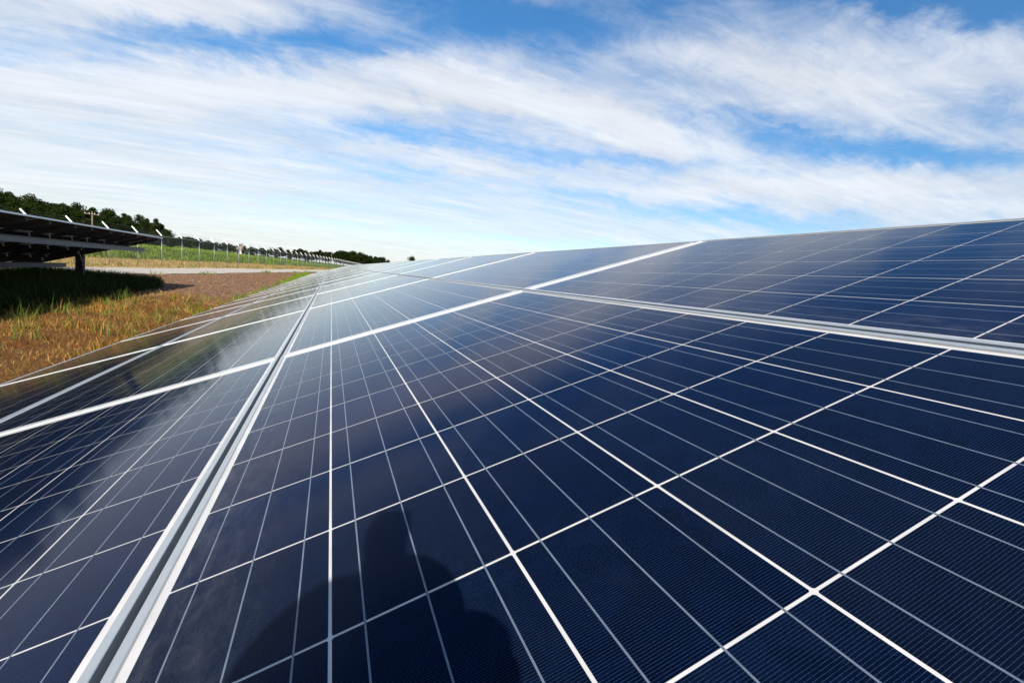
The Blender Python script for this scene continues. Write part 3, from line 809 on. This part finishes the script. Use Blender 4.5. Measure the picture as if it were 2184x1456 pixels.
# ------------------------------------------------------------------ the photographer, whose shadow lies on the panels
def photographer():
    f = Vector((FWD.x, FWD.y, 0)).normalized(); r = Vector((f.y, -f.x, 0)); up = Vector((0, 0, 1))
    U = -DOWN
    # --- camera in the hands
    root = empty('hand_camera', CAM - FWD * 0.145); tag(root, 'black camera with a slim flash held above the array end', 'camera')
    rot = Matrix((RIGHT, FWD, U)).transposed()          # local x right, y forward, z up
    root.rotation_euler = rot.to_euler()
    m = MB(); m.box((0, 0, 0), (0.142, 0.058, 0.092)); m.box((0.058, 0.024, -0.004), (0.030, 0.030, 0.082)); m.box((0, -0.004, 0.056), (0.060, 0.056, 0.030)); m.box((0, -0.002, 0.073), (0.040, 0.044, 0.012))
    bd = m.build('body', M_BLACK, root)
    bv = bd.modifiers.new('bevel', 'BEVEL'); bv.width = 0.006; bv.segments = 2
    m = MB(); m.tube((0, 0.027, 0), (0, 0.07, 0), 0.036, 0.038, n=28); m.tube((0, 0.07, 0), (0, 0.105, 0), 0.041, 0.042, n=28); m.tube((0, 0.105, 0), (0, 0.122, 0), 0.038, 0.044, n=28, caps=False)
    ln = m.build('lens', M_BLACK, root, False)
    m = MB(); m.tube((0, 0.106, 0), (0, 0.110, 0), 0.036, 0.030, n=24); m.build('front_glass', mat_plain('lens_glass', (0.01, 0.012, 0.02), 0.05), ln)
    m = MB(); m.box((0, 0, 0.088), (0.030, 0.034, 0.022)); m.box((0, 0.0, 0.108), (0.036, 0.040, 0.024)); m.box((0, 0.006, 0.132), (0.040, 0.052, 0.032))
    fl = m.build('flash', M_BLACK, root); bv = fl.modifiers.new('bevel', 'BEVEL'); bv.width = 0.005; bv.segments = 2
    m = MB(); m.box((0, 0.0335, 0.132), (0.032, 0.003, 0.024)); m.build('flash_lens', mat_plain('flash_diffuser', (0.6, 0.6, 0.58), 0.3), fl)
    # --- body, one skinned figure
    bodyc = CAM - FWD * 0.145
    head = CAM - f * 0.300 + up * 0.065
    neck = head - f * 0.035 - up * 0.15; chest = neck - f * 0.05 - up * 0.20; belly = chest - f * 0.02 - up * 0.2; pelvis = belly - f * 0.01 - up * 0.16
    g0 = ground(pelvis.x, pelvis.y)
    shR = neck + r * 0.185 - up * 0.085 - f * 0.02; shL = neck - r * 0.185 - up * 0.085 - f * 0.02
    wrR = bodyc + RIGHT * 0.088 - FWD * 0.045 - U * 0.045; wrL = bodyc + FWD * 0.045 - U * 0.115 - RIGHT * 0.035
    elR = shR + r * 0.07 + f * 0.06 - up * 0.28; elL = shL - r * 0.05 + f * 0.09 - up * 0.28
    hipR = pelvis + r * 0.09 - up * 0.04; hipL = pelvis - r * 0.09 - up * 0.04
    knR = hipR + f * 0.03 + r * 0.01 - up * (hipR.z - g0) * 0.49; knL = hipL + f * 0.03 - r * 0.02 - up * (hipL.z - g0) * 0.49
    anR = Vector((knR.x, knR.y, g0 + 0.09)) - f * 0.05; anL = Vector((knL.x, knL.y, g0 + 0.09)) - f * 0.05
    def skin(name, pts, edges, rads, rootv=0, sub=2):
        me = bpy.data.meshes.new(name); me.from_pydata([tuple(p) for p in pts], edges, [])
        o = bpy.data.objects.new(name, me); COL.objects.link(o)
        o.modifiers.new('skin', 'SKIN').use_smooth_shade = True
        for i, rr in enumerate(rads): me.skin_vertices[0].data[i].radius = rr if isinstance(rr, tuple) else (rr, rr)
        for d in me.skin_vertices[0].data: d.use_root = False
        me.skin_vertices[0].data[rootv].use_root = True
        md = o.modifiers.new('sub', 'SUBSURF'); md.levels = sub; md.render_levels = sub
        bpy.context.view_layer.update()
        ev = o.evaluated_get(bpy.context.evaluated_depsgraph_get()); res = bpy.data.meshes.new_from_object(ev)
        bpy.data.objects.remove(o); return res
    pts = [pelvis, belly, chest, neck - up * 0.03, neck + up * 0.05, head - up * 0.05, head + up * 0.04, head + up * 0.085,
           shR, elR, wrR, shL, elL, wrL, hipR, knR, anR, anR + f * 0.17 - up * 0.055, hipL, knL, anL, anL + f * 0.17 - up * 0.055, head + f * 0.085 - up * 0.06]
    ed = [(0, 1), (1, 2), (2, 3), (3, 4), (4, 5), (5, 6), (6, 7), (3, 8), (8, 9), (9, 10), (3, 11), (11, 12), (12, 13), (0, 14), (14, 15), (15, 16), (16, 17), (0, 18), (18, 19), (19, 20), (20, 21), (5, 22)]
    rd = [(.155, .12), (.145, .11), (.165, .12), .075, .058, .082, .098, .065, .068, .048, .030, .068, .048, .030, .095, .062, .045, .038, .095, .062, .045, .038, .035]
    parts = [skin('body', pts, ed, rd, 0, 2)]
    def finger(base, dirs, lens, rr):
        p = [base]; q = base
        for d, l in zip(dirs, lens): q = q + d.normalized() * l; p.append(q)
        parts.append(skin('finger', p, [(i, i + 1) for i in range(len(p) - 1)], [rr, rr, rr * .92, rr * .8][:len(p)], 0, 1))
    # right hand round the grip, left hand cupping the lens
    for wr, pal, spreads, a, b, c in ((wrR, bodyc + RIGHT * 0.082 - U * 0.012, U, FWD, FWD - RIGHT * 0.9, -RIGHT), ):
        parts.append(skin('palm', [wr, (wr + pal) / 2, pal], [(0, 1), (1, 2)], [.028, (.034, .02), (.036, .018)], 0, 2))
        for k, ln_ in enumerate((0.92, 1.0, 0.95, 0.76)):
            finger(pal + spreads * (0.028 - 0.019 * k) + FWD * 0.012, (a, b, c), (0.040 * ln_, 0.026 * ln_, 0.022 * ln_), 0.0088)
        finger(pal - FWD * 0.02 - U * 0.012, (-FWD * 0.5 - RIGHT * 0.6 + U * 0.5, -RIGHT + U * 0.3), (0.034, 0.030), 0.0098)
    pal = bodyc + FWD * 0.058 - U * 0.062 - RIGHT * 0.012
    parts.append(skin('palm', [wrL, (wrL + pal) / 2, pal], [(0, 1), (1, 2)], [.028, (.034, .02), (.036, .018)], 0, 2))
    for k, ln_ in enumerate((0.92, 1.0, 0.95, 0.76)):
        finger(pal + FWD * (0.030 - 0.019 * k) - RIGHT * 0.02, (-RIGHT + U * 0.35, -RIGHT * 0.25 + U, U + RIGHT * 0.5), (0.036 * ln_, 0.028 * ln_, 0.022 * ln_), 0.0088)
    finger(pal + RIGHT * 0.022, (RIGHT + U * 0.4, U + RIGHT * 0.1), (0.034, 0.030), 0.0098)
    bm = bmesh.new()
    for me in parts: bm.from_mesh(me)
    me = bpy.data.meshes.new('body'); bm.to_mesh(me); bm.free()
    SK = mat_plain('skin', (0.42, 0.26, 0.19), 0.55, 0, 0.08, 20); SH = mat_plain('shirt_cloth', (0.10, 0.12, 0.17), 0.9, 0, 0.12, 40)
    TR = mat_plain('trouser_cloth', (0.05, 0.048, 0.045), 0.9, 0, 0.15, 40); BO = mat_plain('boot_leather', (0.045, 0.03, 0.02), 0.6, 0, 0.2, 20); HA = mat_plain('hair_brown', (0.035, 0.022, 0.014), 0.7, 0, 0.3, 60)
    for mt in (SK, SH, TR, BO): me.materials.append(mt)
    me.transform(Matrix.Translation(-Vector((pelvis.x, pelvis.y, g0))))
    off = Vector((pelvis.x, pelvis.y, g0))
    for p in me.polygons:
        c = p.center + off; p.use_smooth = True
        if c.z > neck.z + 0.0 and (c - head).length < 0.24 and min((c - wrR).length, (c - wrL).length) > 0.1: p.material_index = 0
        elif min((c - wrR).length, (c - wrL).length) < 0.13 or (c - bodyc).length < 0.13: p.material_index = 0
        elif c.z > pelvis.z + 0.02: p.material_index = 1
        elif c.z > g0 + 0.13: p.material_index = 2
        else: p.material_index = 3
    e = empty('person', off); tag(e, 'person in dark shirt standing at the near end of the array, camera raised', 'person')
    link('body', me, e)
    bm = bmesh.new(); bmesh.ops.create_icosphere(bm, subdivisions=3, radius=1)
    for v in bm.verts:
        n = Vector(v.co); k = 1 + 0.04 * mnoise.noise(n * 5)
        co = r * n.x * 0.092 * k + f * n.y * 0.106 * k + up * n.z * 0.108 * k
        v.co = co + head - f * 0.012 + up * 0.035
    bmesh.ops.delete(bm, geom=[v for v in bm.verts if (v.co - head).dot(f) > 0.045 and (v.co - head).z < 0.075 or (v.co - head).z < -0.05], context='VERTS')
    hm = bpy.data.meshes.new('hair'); bm.to_mesh(hm); bm.free(); hm.transform(Matrix.Translation(-off)); hm.materials.append(HA)
    hm.polygons.foreach_set('use_smooth', [True] * len(hm.polygons)); link('hair', hm, e)
photographer()
